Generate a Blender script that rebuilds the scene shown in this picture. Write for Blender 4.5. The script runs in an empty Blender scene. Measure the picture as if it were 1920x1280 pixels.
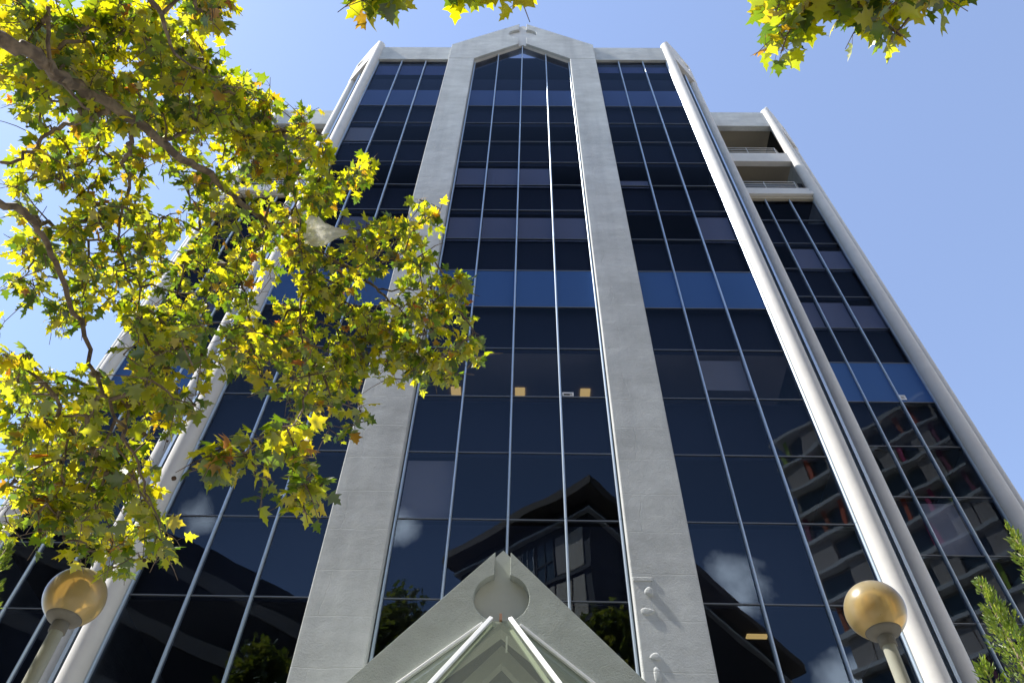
import bpy, bmesh, math, random
import numpy as np
from mathutils import Vector, Matrix
random.seed(7)
rng = np.random.default_rng(11)
S = bpy.context.scene
COL = S.collection
R = math.radians

# ------------------------------------------------------------------ camera
PITCH, YAW, ROLL = 0.9127801140131431, -0.029371925345399227, 0.033237402541666
CAM = Vector((0.319, -12.066, 1.6))
FPX = 1465.0
_f = Vector((math.sin(YAW)*math.cos(PITCH), math.cos(YAW)*math.cos(PITCH), math.sin(PITCH)))
_r0 = Vector((math.cos(YAW), -math.sin(YAW), 0)); _u0 = _r0.cross(_f)
_r = _r0*math.cos(ROLL) + _u0*math.sin(ROLL)
_u = -_r0*math.sin(ROLL) + _u0*math.cos(ROLL)
cd = bpy.data.cameras.new("camera"); cam = bpy.data.objects.new("camera", cd); COL.objects.link(cam)
cam.matrix_world = Matrix(((_r.x, _u.x, -_f.x, CAM.x), (_r.y, _u.y, -_f.y, CAM.y), (_r.z, _u.z, -_f.z, CAM.z), (0, 0, 0, 1)))
cd.sensor_width = 36.0; cd.lens = FPX/1920*36.0; cd.clip_end = 2000; cd.clip_start = 0.05
S.camera = cam

# ------------------------------------------------------------------ light
TO_SUN = Vector((-1.0, -0.065, 1.5)).normalized()
SUN_EL = math.asin(TO_SUN.z); SUN_AZ = math.atan2(TO_SUN.x, TO_SUN.y)
sl = bpy.data.lights.new("sun", 'SUN'); so = bpy.data.objects.new("sun", sl); COL.objects.link(so)
sl.energy = 3.5; sl.angle = R(0.5); sl.color = (1.0, 0.95, 0.87)
so.rotation_euler = (-TO_SUN).to_track_quat('-Z', 'Y').to_euler(); so.location = (-30, -5, 60)
W = bpy.data.worlds.new("World"); S.world = W; W.use_nodes = True
wn, wl = W.node_tree.nodes, W.node_tree.links
for n in list(wn): wn.remove(n)
sky = wn.new("ShaderNodeTexSky"); sky.sky_type = 'NISHITA'; sky.sun_disc = False
sky.sun_elevation = SUN_EL; sky.sun_rotation = SUN_AZ; sky.air_density = 1.1; sky.dust_density = 0.25; sky.ozone_density = 3.0
bg = wn.new("ShaderNodeBackground"); bg.inputs[1].default_value = 0.115
wo = wn.new("ShaderNodeOutputWorld")

def pix(x, y):
    """direction of the ray through a pixel of the 1920 x 1280 photograph"""
    return (_f + _r*((x-960)/FPX) - _u*((y-640)/FPX)).normalized()
def at_d(x, y, d): return CAM + pix(x, y)*d
def at_y(x, y, Y):
    d = pix(x, y); return CAM + d*((Y-CAM.y)/d.y)
def mirror_dir(x, y):
    d = pix(x, y); return Vector((d.x, -d.y, d.z))
def mirror_at(x, y, Y, Yg=0.0):
    """where a thing seen mirrored in the glass plane y=Yg really stands, at depth Y behind the camera"""
    d = pix(x, y); g = CAM + d*((Yg-CAM.y)/d.y); t = (Yg-Y)/d.y
    return Vector((g.x+d.x*t, Y, g.z+d.z*t))

# a few small cumulus clouds low in the sky behind the camera (seen mirrored in the glass)
tc = wn.new("ShaderNodeTexCoord")
noi = wn.new("ShaderNodeTexNoise"); noi.inputs['Scale'].default_value = 16; noi.inputs['Detail'].default_value = 6; noi.inputs['Roughness'].default_value = 0.6
wl.new(tc.outputs['Generated'], noi.inputs['Vector'])
acc = None
for (cx, cy, rad) in ((1385, 1105, .080), (755, 985, .050), (375, 965, .045), (1590, 1275, .085)):
    c = mirror_dir(cx, cy)
    vd = wn.new("ShaderNodeVectorMath"); vd.operation = 'DISTANCE'; vd.inputs[1].default_value = c
    wl.new(tc.outputs['Generated'], vd.inputs[0])
    mr = wn.new("ShaderNodeMapRange"); mr.inputs[1].default_value = 0; mr.inputs[2].default_value = rad; mr.inputs[3].default_value = .42; mr.inputs[4].default_value = -.45
    wl.new(vd.outputs['Value'], mr.inputs[0])
    if acc is None: acc = mr.outputs[0]
    else:
        mx = wn.new("ShaderNodeMath"); mx.operation = 'MAXIMUM'; wl.new(acc, mx.inputs[0]); wl.new(mr.outputs[0], mx.inputs[1]); acc = mx.outputs[0]
ad = wn.new("ShaderNodeMath"); ad.operation = 'ADD'; wl.new(acc, ad.inputs[0]); wl.new(noi.outputs['Fac'], ad.inputs[1])
cm = wn.new("ShaderNodeMapRange"); cm.inputs[1].default_value = .50; cm.inputs[2].default_value = .86; cm.clamp = True
wl.new(ad.outputs[0], cm.inputs[0])
mixc = wn.new("ShaderNodeMix"); mixc.data_type = 'RGBA'; mixc.inputs[7].default_value = (19, 19, 19.5, 1)
pale = wn.new("ShaderNodeMix"); pale.data_type = 'RGBA'; pale.inputs[0].default_value = .32; pale.inputs[7].default_value = (1.36, 1.46, 2.15, 1)   # thin high haze
wl.new(sky.outputs[0], pale.inputs[6])
wl.new(cm.outputs[0], mixc.inputs[0]); wl.new(pale.outputs[2], mixc.inputs[6])
wl.new(mixc.outputs[2], bg.inputs[0]); wl.new(bg.outputs[0], wo.inputs[0])

S.view_settings.view_transform = 'Standard'; S.view_settings.look = 'None'
S.view_settings.gamma = 1; S.view_settings.use_curve_mapping = False
S.view_settings.exposure = 1.5
S.cycles.max_bounces = 10; S.cycles.transparent_max_bounces = 16; S.cycles.diffuse_bounces = 4
S.cycles.sample_clamp_indirect = 4.0

# ------------------------------------------------------------------ materials
def mat(name):
    m = bpy.data.materials.new(name); m.use_nodes = True
    nt = m.node_tree; return m, nt.nodes, nt.links, nt.nodes["Principled BSDF"]
def simple(name, col, rough=.6, metal=0.0, spec=.5, emit=None, es=0):
    m, n, l, p = mat(name)
    p.inputs['Base Color'].default_value = (*col, 1); p.inputs['Roughness'].default_value = rough
    p.inputs['Metallic'].default_value = metal; p.inputs['Specular IOR Level'].default_value = spec
    if emit: p.inputs['Emission Color'].default_value = (*emit, 1); p.inputs['Emission Strength'].default_value = es
    return m
def ramp(n, pts):
    r = n.new("ShaderNodeValToRGB"); e = r.color_ramp.elements
    while len(e) > 2: e.remove(e[-1])
    for i, (pos, c) in enumerate(pts):
        if i < 2: e[i].position = pos
        else: e.new(pos)
        e[i].color = (*c, 1)
    return r
def rendered_wall(name, col, var=.10, bump=.35, scale=1.0, joints=True, stain=.10):
    m, n, l, p = mat(name)
    tc = n.new("ShaderNodeTexCoord")
    n1 = n.new("ShaderNodeTexNoise"); n1.inputs['Scale'].default_value = .7*scale; n1.inputs['Detail'].default_value = 7; n1.inputs['Roughness'].default_value = .62
    l.new(tc.outputs['Object'], n1.inputs['Vector'])
    a = tuple(c*(1-var) for c in col); b = tuple(min(1, c*(1+var)) for c in col)
    r = ramp(n, [(.32, a), (.68, b)]); l.new(n1.outputs['Fac'], r.inputs[0])
    last = r.outputs[0]
    # patchy bands left by the trowel
    mq = n.new("ShaderNodeMapping"); mq.inputs['Scale'].default_value = (.55, .55, 1.7); l.new(tc.outputs['Object'], mq.inputs[0])
    nq = n.new("ShaderNodeTexNoise"); nq.inputs['Scale'].default_value = 1.6; nq.inputs['Detail'].default_value = 6; nq.inputs['Roughness'].default_value = .7; l.new(mq.outputs[0], nq.inputs['Vector'])
    rq = ramp(n, [(.38, (1-var*.9,)*3), (.62, (1, 1, 1))]); l.new(nq.outputs['Fac'], rq.inputs[0])
    mz = n.new("ShaderNodeMix"); mz.data_type = 'RGBA'; mz.blend_type = 'MULTIPLY'; mz.inputs[0].default_value = 1
    l.new(last, mz.inputs[6]); l.new(rq.outputs[0], mz.inputs[7]); last = mz.outputs[2]
    # rain streaks
    mp = n.new("ShaderNodeMapping"); mp.inputs['Scale'].default_value = (2.3, 2.3, .12); l.new(tc.outputs['Object'], mp.inputs[0])
    n2 = n.new("ShaderNodeTexNoise"); n2.inputs['Scale'].default_value = 1.0; n2.inputs['Detail'].default_value = 4; l.new(mp.outputs[0], n2.inputs['Vector'])
    r2 = ramp(n, [(.45, (1, 1, 1)), (.72, (1-stain, 1-stain, 1-stain*.9))]); l.new(n2.outputs['Fac'], r2.inputs[0])
    mx = n.new("ShaderNodeMix"); mx.data_type = 'RGBA'; mx.blend_type = 'MULTIPLY'; mx.inputs[0].default_value = 1
    l.new(last, mx.inputs[6]); l.new(r2.outputs[0], mx.inputs[7]); last = mx.outputs[2]
    n3 = n.new("ShaderNodeTexNoise"); n3.inputs['Scale'].default_value = 28*scale; n3.inputs['Detail'].default_value = 5; n3.inputs['Roughness'].default_value = .7
    l.new(tc.outputs['Object'], n3.inputs['Vector'])
    n4 = n.new("ShaderNodeTexNoise"); n4.inputs['Scale'].default_value = 2.2*scale; n4.inputs['Detail'].default_value = 3
    l.new(tc.outputs['Object'], n4.inputs['Vector'])
    h = n.new("ShaderNodeMath"); h.operation = 'MULTIPLY_ADD'; h.inputs[1].default_value = 2.0
    l.new(n4.outputs['Fac'], h.inputs[0]); l.new(n3.outputs['Fac'], h.inputs[2]); hh = h.outputs[0]
    if joints:
        sx = n.new("ShaderNodeMapping"); sx.inputs['Rotation'].default_value = (R(90), 0, 0); l.new(tc.outputs['Object'], sx.inputs[0])
        # object x,z -> texture x,y
        cb = n.new("ShaderNodeCombineXYZ"); sp = n.new("ShaderNodeSeparateXYZ"); l.new(tc.outputs['Object'], sp.inputs[0])
        l.new(sp.outputs[0], cb.inputs[0]); l.new(sp.outputs[2], cb.inputs[1])
        nw = n.new("ShaderNodeTexNoise"); nw.inputs['Scale'].default_value = .9; l.new(tc.outputs['Object'], nw.inputs['Vector'])
        wv = n.new("ShaderNodeVectorMath"); wv.operation = 'MULTIPLY_ADD'; wv.inputs[1].default_value = (.5, .16, 0)
        l.new(nw.outputs['Color'], wv.inputs[0]); l.new(cb.outputs[0], wv.inputs[2])
        bt = n.new("ShaderNodeTexBrick"); bt.inputs['Scale'].default_value = 1.0; bt.inputs['Mortar Size'].default_value = .012; bt.inputs['Mortar Smooth'].default_value = .6
        bt.inputs['Brick Width'].default_value = 1.9; bt.inputs['Row Height'].default_value = .93
        bt.inputs['Color1'].default_value = (1, 1, 1, 1); bt.inputs['Color2'].default_value = (.955, .955, .96, 1); bt.inputs['Mortar'].default_value = (.93, .93, .93, 1)
        l.new(wv.outputs[0], bt.inputs['Vector'])
        mb = n.new("ShaderNodeMix"); mb.data_type = 'RGBA'; mb.blend_type = 'MULTIPLY'; mb.inputs[0].default_value = .45
        l.new(last, mb.inputs[6]); l.new(bt.outputs['Color'], mb.inputs[7]); last = mb.outputs[2]
        h2 = n.new("ShaderNodeMath"); h2.operation = 'MULTIPLY_ADD'; h2.inputs[1].default_value = -.5
        l.new(bt.outputs['Fac'], h2.inputs[0]); l.new(hh, h2.inputs[2]); hh = h2.outputs[0]
    l.new(last, p.inputs['Base Color']); p.inputs['Roughness'].default_value = .85; p.inputs['Specular IOR Level'].default_value = .25
    bp = n.new("ShaderNodeBump"); bp.inputs['Strength'].default_value = bump; bp.inputs['Distance'].default_value = .012 if bump < .3 else .022 if bump < .52 else .038
    l.new(hh, bp.inputs['Height']); l.new(bp.outputs[0], p.inputs['Normal'])
    return m
M = {}
M['wall'] = rendered_wall("grey_render", (.505, .525, .515), .13, .5, 1.0, True, .14)
M['paint'] = rendered_wall("painted_concrete", (.62, .61, .585), .05, .12, 1.0, False, .05)
M['porch'] = rendered_wall("porch_render", (.355, .388, .352), .08, .55, 1.2, False, .08)
M['porch_light'] = rendered_wall("porch_paint", (.48, .505, .455), .05, .10, 1.0, False, .05)
M['soffit'] = simple("soffit_paint", (.40, .35, .26), .8)
M['alu'] = simple("silver_aluminium", (.50, .60, .70), .32, .5)
M['transom'] = simple("dark_aluminium", (.16, .17, .18), .4, .5)
M['white_metal'] = simple("white_metal", (.80, .81, .80), .4)
M['rail'] = simple("rail_metal", (.50, .51, .50), .45, .3)
M['blind'] = simple("roller_blind", (.76, .78, .86), .9)
M['blind_grey'] = simple("grey_blind", (.90, .86, .78), .9)
M['blind_blue'] = simple("blue_blind", (.30, .36, .60), .9)
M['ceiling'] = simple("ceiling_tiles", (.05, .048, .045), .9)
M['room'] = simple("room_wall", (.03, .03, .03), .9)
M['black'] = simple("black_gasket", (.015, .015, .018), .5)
M['lamp_on'] = simple("lit_diffuser", (.9, .8, .5), .6, emit=(1.0, .66, .20), es=.42)
M['paper'] = simple("paper", (.8, .8, .8), .8)
M['ink'] = simple("ink", (.05, .05, .06), .8)

def glass(name, tint, film=None, film_fac=0.0, wav=.0018):
    m, n, l, p = mat(name); n.remove(p); out = n["Material Output"]
    tc = n.new("ShaderNodeTexCoord")
    ob = n.new("ShaderNodeObjectInfo")
    nz = n.new("ShaderNodeTexNoise"); nz.inputs['Scale'].default_value = .75; nz.inputs['Detail'].default_value = 1
    va = n.new("ShaderNodeVectorMath"); va.operation = 'MULTIPLY_ADD'; va.inputs[1].default_value = (60, 60, 60)
    cb = n.new("ShaderNodeCombineXYZ")
    for i in range(3): l.new(ob.outputs['Random'], cb.inputs[i])
    l.new(cb.outputs[0], va.inputs[0]); l.new(tc.outputs['Object'], va.inputs[2]); l.new(va.outputs[0], nz.inputs['Vector'])
    bp = n.new("ShaderNodeBump"); bp.inputs['Strength'].default_value = .32; bp.inputs['Distance'].default_value = .012
    l.new(nz.outputs['Fac'], bp.inputs['Height'])
    gl = n.new("ShaderNodeBsdfGlossy"); gl.inputs['Roughness'].default_value = 0.0; l.new(bp.outputs[0], gl.inputs['Normal'])
    gl.inputs['Color'].default_value = (.62, .79, 1, 1)
    tr = n.new("ShaderNodeBsdfTransparent"); tr.inputs['Color'].default_value = (*tint, 1)
    base = tr.outputs[0]
    if film:
        df = n.new("ShaderNodeBsdfDiffuse"); df.inputs['Color'].default_value = (*film, 1)
        ms = n.new("ShaderNodeMixShader"); ms.inputs[0].default_value = film_fac
        l.new(base, ms.inputs[1]); l.new(df.outputs[0], ms.inputs[2]); base = ms.outputs[0]
    # reflectance against the angle of incidence (skylight is polarised: it dips near Brewster's angle)
    lw = n.new("ShaderNodeLayerWeight"); lw.inputs['Blend'].default_value = .5
    rp = n.new("ShaderNodeValToRGB"); e = rp.color_ramp.elements
    e[0].position = 0.0; e[0].color = (.050,)*3+(1,)
    e[1].position = 1.0; e[1].color = (.8,)*3+(1,)
    for pos, v in ((.20, .050), (.32, .034), (.46, .013), (.56, .008), (.64, .034), (.72, .075), (.85, .25)):
        k = e.new(pos); k.color = (v, v, v, 1)
    l.new(lw.outputs['Facing'], rp.inputs[0])
    gm = n.new("ShaderNodeNewGeometry"); inv = n.new("ShaderNodeMath"); inv.operation = 'SUBTRACT'; inv.inputs[0].default_value = 1
    l.new(gm.outputs['Backfacing'], inv.inputs[1])
    mu = n.new("ShaderNodeMath"); mu.operation = 'MULTIPLY'; l.new(rp.outputs[0], mu.inputs[0]); l.new(inv.outputs[0], mu.inputs[1])
    mx = n.new("ShaderNodeMixShader"); l.new(mu.outputs[0], mx.inputs[0]); l.new(base, mx.inputs[1]); l.new(gl.outputs[0], mx.inputs[2])
    l.new(mx.outputs[0], out.inputs[0])
    return m
M['glass'] = glass("tinted_glass", (.58, .60, .66))
M['glass_blue'] = glass("blue_film_glass", (.25, .28, .38), (.060, .135, .33), .82)
M['glass_navy'] = glass("navy_film_glass", (.25, .28, .38), (.060, .095, .21), .75)
M['glass_roof'] = glass("green_roof_glass", (.84, .865, .80), (.36, .385, .33), .08)

def bark_material():
    m, n, l, p = mat("plane_bark")
    tc = n.new("ShaderNodeTexCoord"); v = n.new("ShaderNodeTexNoise"); v.inputs['Scale'].default_value = 9; v.inputs['Detail'].default_value = 4
    l.new(tc.outputs['Object'], v.inputs['Vector'])
    r = ramp(n, [(.42, (.09, .065, .045)), (.55, (.20, .15, .10)), (.66, (.13, .10, .07))]); l.new(v.outputs['Fac'], r.inputs[0])
    l.new(r.outputs[0], p.inputs['Base Color']); p.inputs['Roughness'].default_value = .85
    b = n.new("ShaderNodeBump"); b.inputs['Strength'].default_value = .5; b.inputs['Distance'].default_value = .01
    l.new(v.outputs['Fac'], b.inputs['Height']); l.new(b.outputs[0], p.inputs['Normal'])
    return m
def leaf_material(name, greens, trans_fac=.60, gloss=.08):
    m, n, l, p = mat(name); n.remove(p); out = n["Material Output"]
    g = n.new("ShaderNodeNewGeometry")
    r = n.new("ShaderNodeValToRGB"); e = r.color_ramp.elements
    e[0].position = greens[0][0]; e[0].color = (*greens[0][1], 1); e[1].position = greens[-1][0]; e[1].color = (*greens[-1][1], 1)
    for pos, c in greens[1:-1]:
        k = e.new(pos); k.color = (*c, 1)
    l.new(g.outputs['Random Per Island'], r.inputs[0])
    tc = n.new("ShaderNodeTexCoord"); nz = n.new("ShaderNodeTexNoise"); nz.inputs['Scale'].default_value = 26; nz.inputs['Detail'].default_value = 3
    l.new(tc.outputs['Object'], nz.inputs['Vector'])
    br = n.new("ShaderNodeMapRange"); br.inputs[1].default_value = .62; br.inputs[2].default_value = .76; br.inputs[3].default_value = 0; br.inputs[4].default_value = .55
    l.new(nz.outputs['Fac'], br.inputs[0])
    sm = n.new("ShaderNodeMix"); sm.data_type = 'RGBA'; sm.inputs[7].default_value = (.42, .20, .03, 1)
    l.new(br.outputs[0], sm.inputs[0]); l.new(r.outputs[0], sm.inputs[6])
    dk = n.new("ShaderNodeMix"); dk.data_type = 'RGBA'; dk.blend_type = 'MULTIPLY'; dk.inputs[0].default_value = 1; dk.inputs[7].default_value = (.22, .24, .6, 1)
    l.new(sm.outputs[2], dk.inputs[6])
    df = n.new("ShaderNodeBsdfDiffuse"); l.new(dk.outputs[2], df.inputs[0])
    tr = n.new("ShaderNodeBsdfTranslucent"); l.new(sm.outputs[2], tr.inputs[0])
    ms = n.new("ShaderNodeMixShader"); ms.inputs[0].default_value = trans_fac; l.new(df.outputs[0], ms.inputs[1]); l.new(tr.outputs[0], ms.inputs[2])
    gl = n.new("ShaderNodeBsdfGlossy"); gl.inputs['Roughness'].default_value = .42
    m2 = n.new("ShaderNodeMixShader"); m2.inputs[0].default_value = gloss; l.new(ms.outputs[0], m2.inputs[1]); l.new(gl.outputs[0], m2.inputs[2])
    l.new(m2.outputs[0], out.inputs[0]); return m
M['bark'] = bark_material()
M['leaf'] = leaf_material("plane_leaf", [(0, (.09, .18, .008)), (.22, (.22, .34, .008)), (.45, (.56, .62, .008)), (.75, (.90, .84, .008)), (.95, (.95, .74, .010)), (.985, (.80, .42, .02)), (1, (.70, .20, .02))])
M['leaf_dark'] = leaf_material("street_leaf", [(0, (.22, .30, .02)), (.6, (.42, .48, .03)), (1, (.60, .52, .04))], .45)
M['needle'] = leaf_material("conifer_scale", [(0, (.30, .50, .03)), (.6, (.52, .70, .05)), (1, (.72, .76, .10))], .38, .04)
M['ball'] = simple("seed_ball", (.06, .035, .02), .9)

# ------------------------------------------------------------------ mesh helpers
class MB:
    def __init__(s): s.v = []; s.f = []; s.sm = []
    def add(s, vs, fs, smooth=False):
        o = len(s.v); s.v += [tuple(p) for p in vs]; s.f += [tuple(i+o for i in f) for f in fs]; s.sm += [smooth]*len(fs); return s
    def box(s, x0, x1, y0, y1, z0, z1):
        return s.add([(x0, y0, z0), (x1, y0, z0), (x1, y1, z0), (x0, y1, z0), (x0, y0, z1), (x1, y0, z1), (x1, y1, z1), (x0, y1, z1)],
                     [(0, 3, 2, 1), (4, 5, 6, 7), (0, 1, 5, 4), (1, 2, 6, 5), (2, 3, 7, 6), (3, 0, 4, 7)])
    def prism_y(s, pts, y0, y1):
        """polygon given in x,z extruded along y"""
        n = len(pts); a = sum(pts[i][0]*pts[(i+1) % n][1]-pts[(i+1) % n][0]*pts[i][1] for i in range(n))
        if a < 0: pts = pts[::-1]
        vs = [(x, y0, z) for x, z in pts]+[(x, y1, z) for x, z in pts]
        fs = [tuple(range(n)), tuple(range(2*n-1, n-1, -1))]+[(i, i+n, (i+1) % n+n, (i+1) % n)[::1] for i in range(n)]
        return s.add(vs, fs)
    def prism_h(s, pts, nrm, th):
        """planar polygon of 3D points given thickness along nrm"""
        n = len(pts); q = [Vector(p) for p in pts]; d = Vector(nrm).normalized()*th
        return s.add([tuple(p) for p in q]+[tuple(p+d) for p in q], [tuple(range(n)), tuple(range(2*n-1, n-1, -1))]+[(i, (i+1) % n, (i+1) % n+n, i+n) for i in range(n)])
    def tube(s, path, rad, sides=8, caps=True):
        P = [Vector(p) for p in path]; n = len(P)
        if not hasattr(rad, '__len__'): rad = [rad]*n
        rings = []; up = Vector((0, 0, 1))
        prev = None
        for i in range(n):
            t = (P[min(i+1, n-1)]-P[max(i-1, 0)])
            if t.length < 1e-9: t = Vector((0, 0, 1))
            t.normalize()
            if prev is None:
                a = t.cross(up if abs(t.z) < .95 else Vector((1, 0, 0))).normalized()
            else:
                a = (prev - t*prev.dot(t)); a = a.normalized() if a.length > 1e-6 else t.orthogonal().normalized()
            prev = a; b = t.cross(a)
            rings.append([P[i]+a*(rad[i]*math.cos(2*math.pi*k/sides))+b*(rad[i]*math.sin(2*math.pi*k/sides)) for k in range(sides)])
        vs = [tuple(v) for r in rings for v in r]; fs = []
        for i in range(n-1):
            for k in range(sides):
                fs.append((i*sides+k, i*sides+(k+1) % sides, (i+1)*sides+(k+1) % sides, (i+1)*sides+k))
        if caps: fs += [tuple(range(sides))[::-1], tuple((n-1)*sides+k for k in range(sides))]
        return s.add(vs, fs, True)
    def lathe(s, prof, c=(0, 0, 0), sides=40):
        vs = []; fs = []
        for r, z in prof:
            for k in range(sides):
                a = 2*math.pi*k/sides; vs.append((c[0]+r*math.cos(a), c[1]+r*math.sin(a), c[2]+z))
        for i in range(len(prof)-1):
            for k in range(sides): fs.append((i*sides+k, i*sides+(k+1) % sides, (i+1)*sides+(k+1) % sides, (i+1)*sides+k))
        return s.add(vs, fs, True)
    def build(s, name, m, parent=None, bevel=0, fix=False, loc=None):
        me = bpy.data.meshes.new(name); me.from_pydata(s.v, [], s.f)
        me.polygons.foreach_set('use_smooth', s.sm)
        if fix:
            b = bmesh.new(); b.from_mesh(me); bmesh.ops.recalc_face_normals(b, faces=b.faces); b.to_mesh(me); b.free()
        me.update(); me.materials.append(m)
        o = bpy.data.objects.new(name, me); COL.objects.link(o)
        if parent: o.parent = parent
        if loc is not None: o.location = loc
        if bevel:
            bv = o.modifiers.new('bevel', 'BEVEL'); bv.width = bevel; bv.segments = 2; bv.limit_method = 'ANGLE'; bv.angle_limit = R(40)
        return o
def tag(o, label, cat, group=None):
    o['label'] = label; o['category'] = cat
    if group: o['group'] = group
    return o
def empty(name, loc=(0, 0, 0)):
    o = bpy.data.objects.new(name, None); COL.objects.link(o); o.location = loc; o.empty_display_size = .3; return o
def copy_part(o, parent, loc=None):
    c = o.copy(); COL.objects.link(c); c.parent = parent
    if loc is not None: c.location = loc
    return c
def copy_tree(o, parent=None):
    c = o.copy(); COL.objects.link(c); c.parent = parent
    for ch in [x for x in bpy.data.objects if x.parent == o]: copy_tree(ch, c)
    return c

# ------------------------------------------------------------------ ground
g = MB().box(-400, 400, -400, 400, -1, 0).build('ground', rendered_wall("paving", (.36, .35, .33), .15, .2, .5, False), None); g['kind'] = 'structure'
g = MB().box(-200, 200, -21, -15, 0, .004).build('road', simple("asphalt", (.06, .06, .062), .9), None); g['kind'] = 'structure'

# ------------------------------------------------------------------ the office building
WX = 1.12685            # pane width on the front
Z0 = 11.529             # height of transom row 0
def zr(r): return Z0+1.8*r
B = empty('office_building')
tag(B, 'tall grey concrete office tower with dark glass bays, gabled centre and pointed entrance porch', 'building')
PIN, POUT, PY = 2.235, 3.425, -.25
# --- piers
for sx in (-1, 1):
    a, b = sorted((sx*PIN, sx*POUT))
    o = MB().box(a, b, PY, .30, 0, 38.44).build('pier', M['wall'], B, .022)
# --- gable parapet with the cross-shaped slot and round recess
def half_gable(sx, apex, slope, eave_x, base_z, in_x, in_z, in_apex, s, zc, rc, y0, y1, through):
    """half of a gable band, with the slot of half width s and the round recess cut in its inner edge"""
    pts = [(eave_x, base_z), (eave_x, apex-slope*eave_x), (s, apex-slope*s)]
    a0 = math.asin(s/rc)
    pts.append((s, zc+rc*math.cos(a0)))
    N = 22; a1 = math.pi-a0 if through else math.pi-.0
    for i in range(1, N+1):
        t = a0+(a1-a0)*i/N
        pts.append((rc*math.sin(t), zc+rc*math.cos(t)))
    isl = (in_apex-in_z)/in_x
    if through: pts += [(s, in_apex-isl*s), (in_x, in_z)]
    else: pts += [(0, in_apex), (in_x, in_z)]
    if abs(base_z-in_z) > 1e-6: pts.append((in_x, base_z))
    return MB().prism_y([(sx*x, z) for x, z in pts], y0, y1)
gp = MB()
for sx in (-1, 1):
    h = half_gable(sx, 44.14, 1.063, POUT, 38.46, PIN, 38.46, 40.87, .185, 42.3, .70, PY, -.11, True)
    gp.add(h.v, h.f)
gab = gp.build('gable_parapet', M['wall'], B, .015)
gab['label'] = 'peaked parapet with cross slot and round recess'
# back plate of the recess
MB().prism_y([(-POUT+.02, 38.46), (-POUT+.02, 44.10-1.063*POUT), (0, 44.10), (POUT-.02, 44.10-1.063*POUT), (POUT-.02, 38.46), (PIN+.005, 38.46), (0, 40.885), (-PIN-.005, 38.46)], -.108, .30).build('recess_back', M['paint'], gab)
# --- side parapets
for sx in (-1, 1):
    a, b = sorted((sx*(POUT+.003), sx*6.95))
    MB().box(a, b, -.125, .30, 38.66, 40.45).build('parapet', M['wall'], B, .012)

# --- curtain walls
pane_cache = {}
def pane_mesh(w, h, m):
    k = (round(w, 3), round(h, 3), m.name)
    if k not in pane_cache:
        o = MB().box(-w/2, w/2, 0, .012, 0, h).build('window_pane', m)
        pane_cache[k] = o.data; bpy.data.objects.remove(o)
    return pane_cache[k]
blind_cache = {}
def add_obj(name, me, parent, loc):
    o = bpy.data.objects.new(name, me); COL.objects.link(o); o.parent = parent; o.location = loc; return o
def blind(parent, xc, w, z0, z1, Y, m):
    k = (round(w, 3), round(z1-z0, 3), m.name)
    if k not in blind_cache:
        o = MB().box(-w/2, w/2, 0, .006, 0, z1-z0).build('blind', m); blind_cache[k] = o.data; bpy.data.objects.remove(o)
    return add_obj('blind', blind_cache[k], parent, (xc, Y+.10, z0))
LO = -3
def curtain(xs, rows_top, Y, top_z, film_rows, blinds, label, jambs, depth):
    """one bay of glazing: transom grid (part) with its panes, mullions and blinds (sub-parts)"""
    tr = MB()
    for r in range(LO, rows_top+1):
        if r in (13, 14, 15) and Y < 1: continue
        tr.box(xs[0], xs[-1], Y-.018, Y+.05, zr(r)-.011, zr(r)+.011)
    tr.box(xs[0], xs[-1], Y-.012, Y+.2, zr(LO)-.5, zr(LO)-.024)
    cw = tr.build('curtain_wall', M['transom'], B); cw['label'] = label
    rows = list(range(LO, rows_top))
    for c in range(len(xs)-1):
        x0, x1 = xs[c], xs[c+1]; w = x1-x0-.01
        for r in rows:
            if Y < 1 and r in (13, 14): continue
            h = 1.8-.005
            m = M[film_rows.get(r, 'glass')]
            po = add_obj('window_pane', pane_mesh(w, h, m), cw, ((x0+x1)/2, Y, zr(r)+.0025))
            po.rotation_euler = (rng.normal(0, .0016), 0, rng.normal(0, .0022))
            bl = blinds.get((r, c))
            if bl:
                f0, f1, mk = bl
                blind(cw, (x0+x1)/2, w-.05, zr(r)+.04+1.72*f0, zr(r)+.04+1.72*f1, Y, M[mk])
        if Y < 1:
            z0 = zr(13)+.0025
            zt = [min(top_z(x), 60)-.0 for x in (x0+.005, x1-.005)]
            MB().prism_y([(x0+.005, z0), (x1-.005, z0), (x1-.005, zt[1]), (x0+.005, zt[0])], Y, Y+.012).build('window_pane', M['glass'], cw, 0, True)
            bl = blinds.get((14, c))
            if bl: blind(cw, (x0+x1)/2, w-.05, zr(14)+1.7*bl[0], zr(14)+1.7*bl[1], Y, M[bl[2]])
    for i, x in enumerate(xs):
        if (i in (0, len(xs)-1)) and not jambs[0 if i == 0 else 1]: continue
        # lengths of two rows with a fine joint between
        z = zr(LO)-.5; zt = top_z(x) if Y < 1 else zr(rows_top); mb = MB()
        joints = [zz for zz in (zr(r) for r in range(-2, 15, 2)) if zz < zt-.5]+[zt]
        for zz in joints:
            pr_ = [(x-.026, Y-.019), (x-.026, Y-.050), (x-.011, Y-.078), (x+.011, Y-.078), (x+.026, Y-.050), (x+.026, Y-.019)]
            mb.prism_h([(a_, b_, z+.006) for a_, b_ in pr_], (0, 0, 1), zz-z-.012); z = zz
        mb.box(x-.022, x+.022, Y-.019, Y+.06, zr(LO)-.5, zt-.02)
        mb.build('mullion', M['alu'], cw, 0, True)
    return cw
def gz(x): return 40.85-abs(x)*1.083
front_film = {4: 'glass_blue', 12: 'glass_navy'}
cx = [-2.19, -WX, 0, WX, 2.19]
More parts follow.
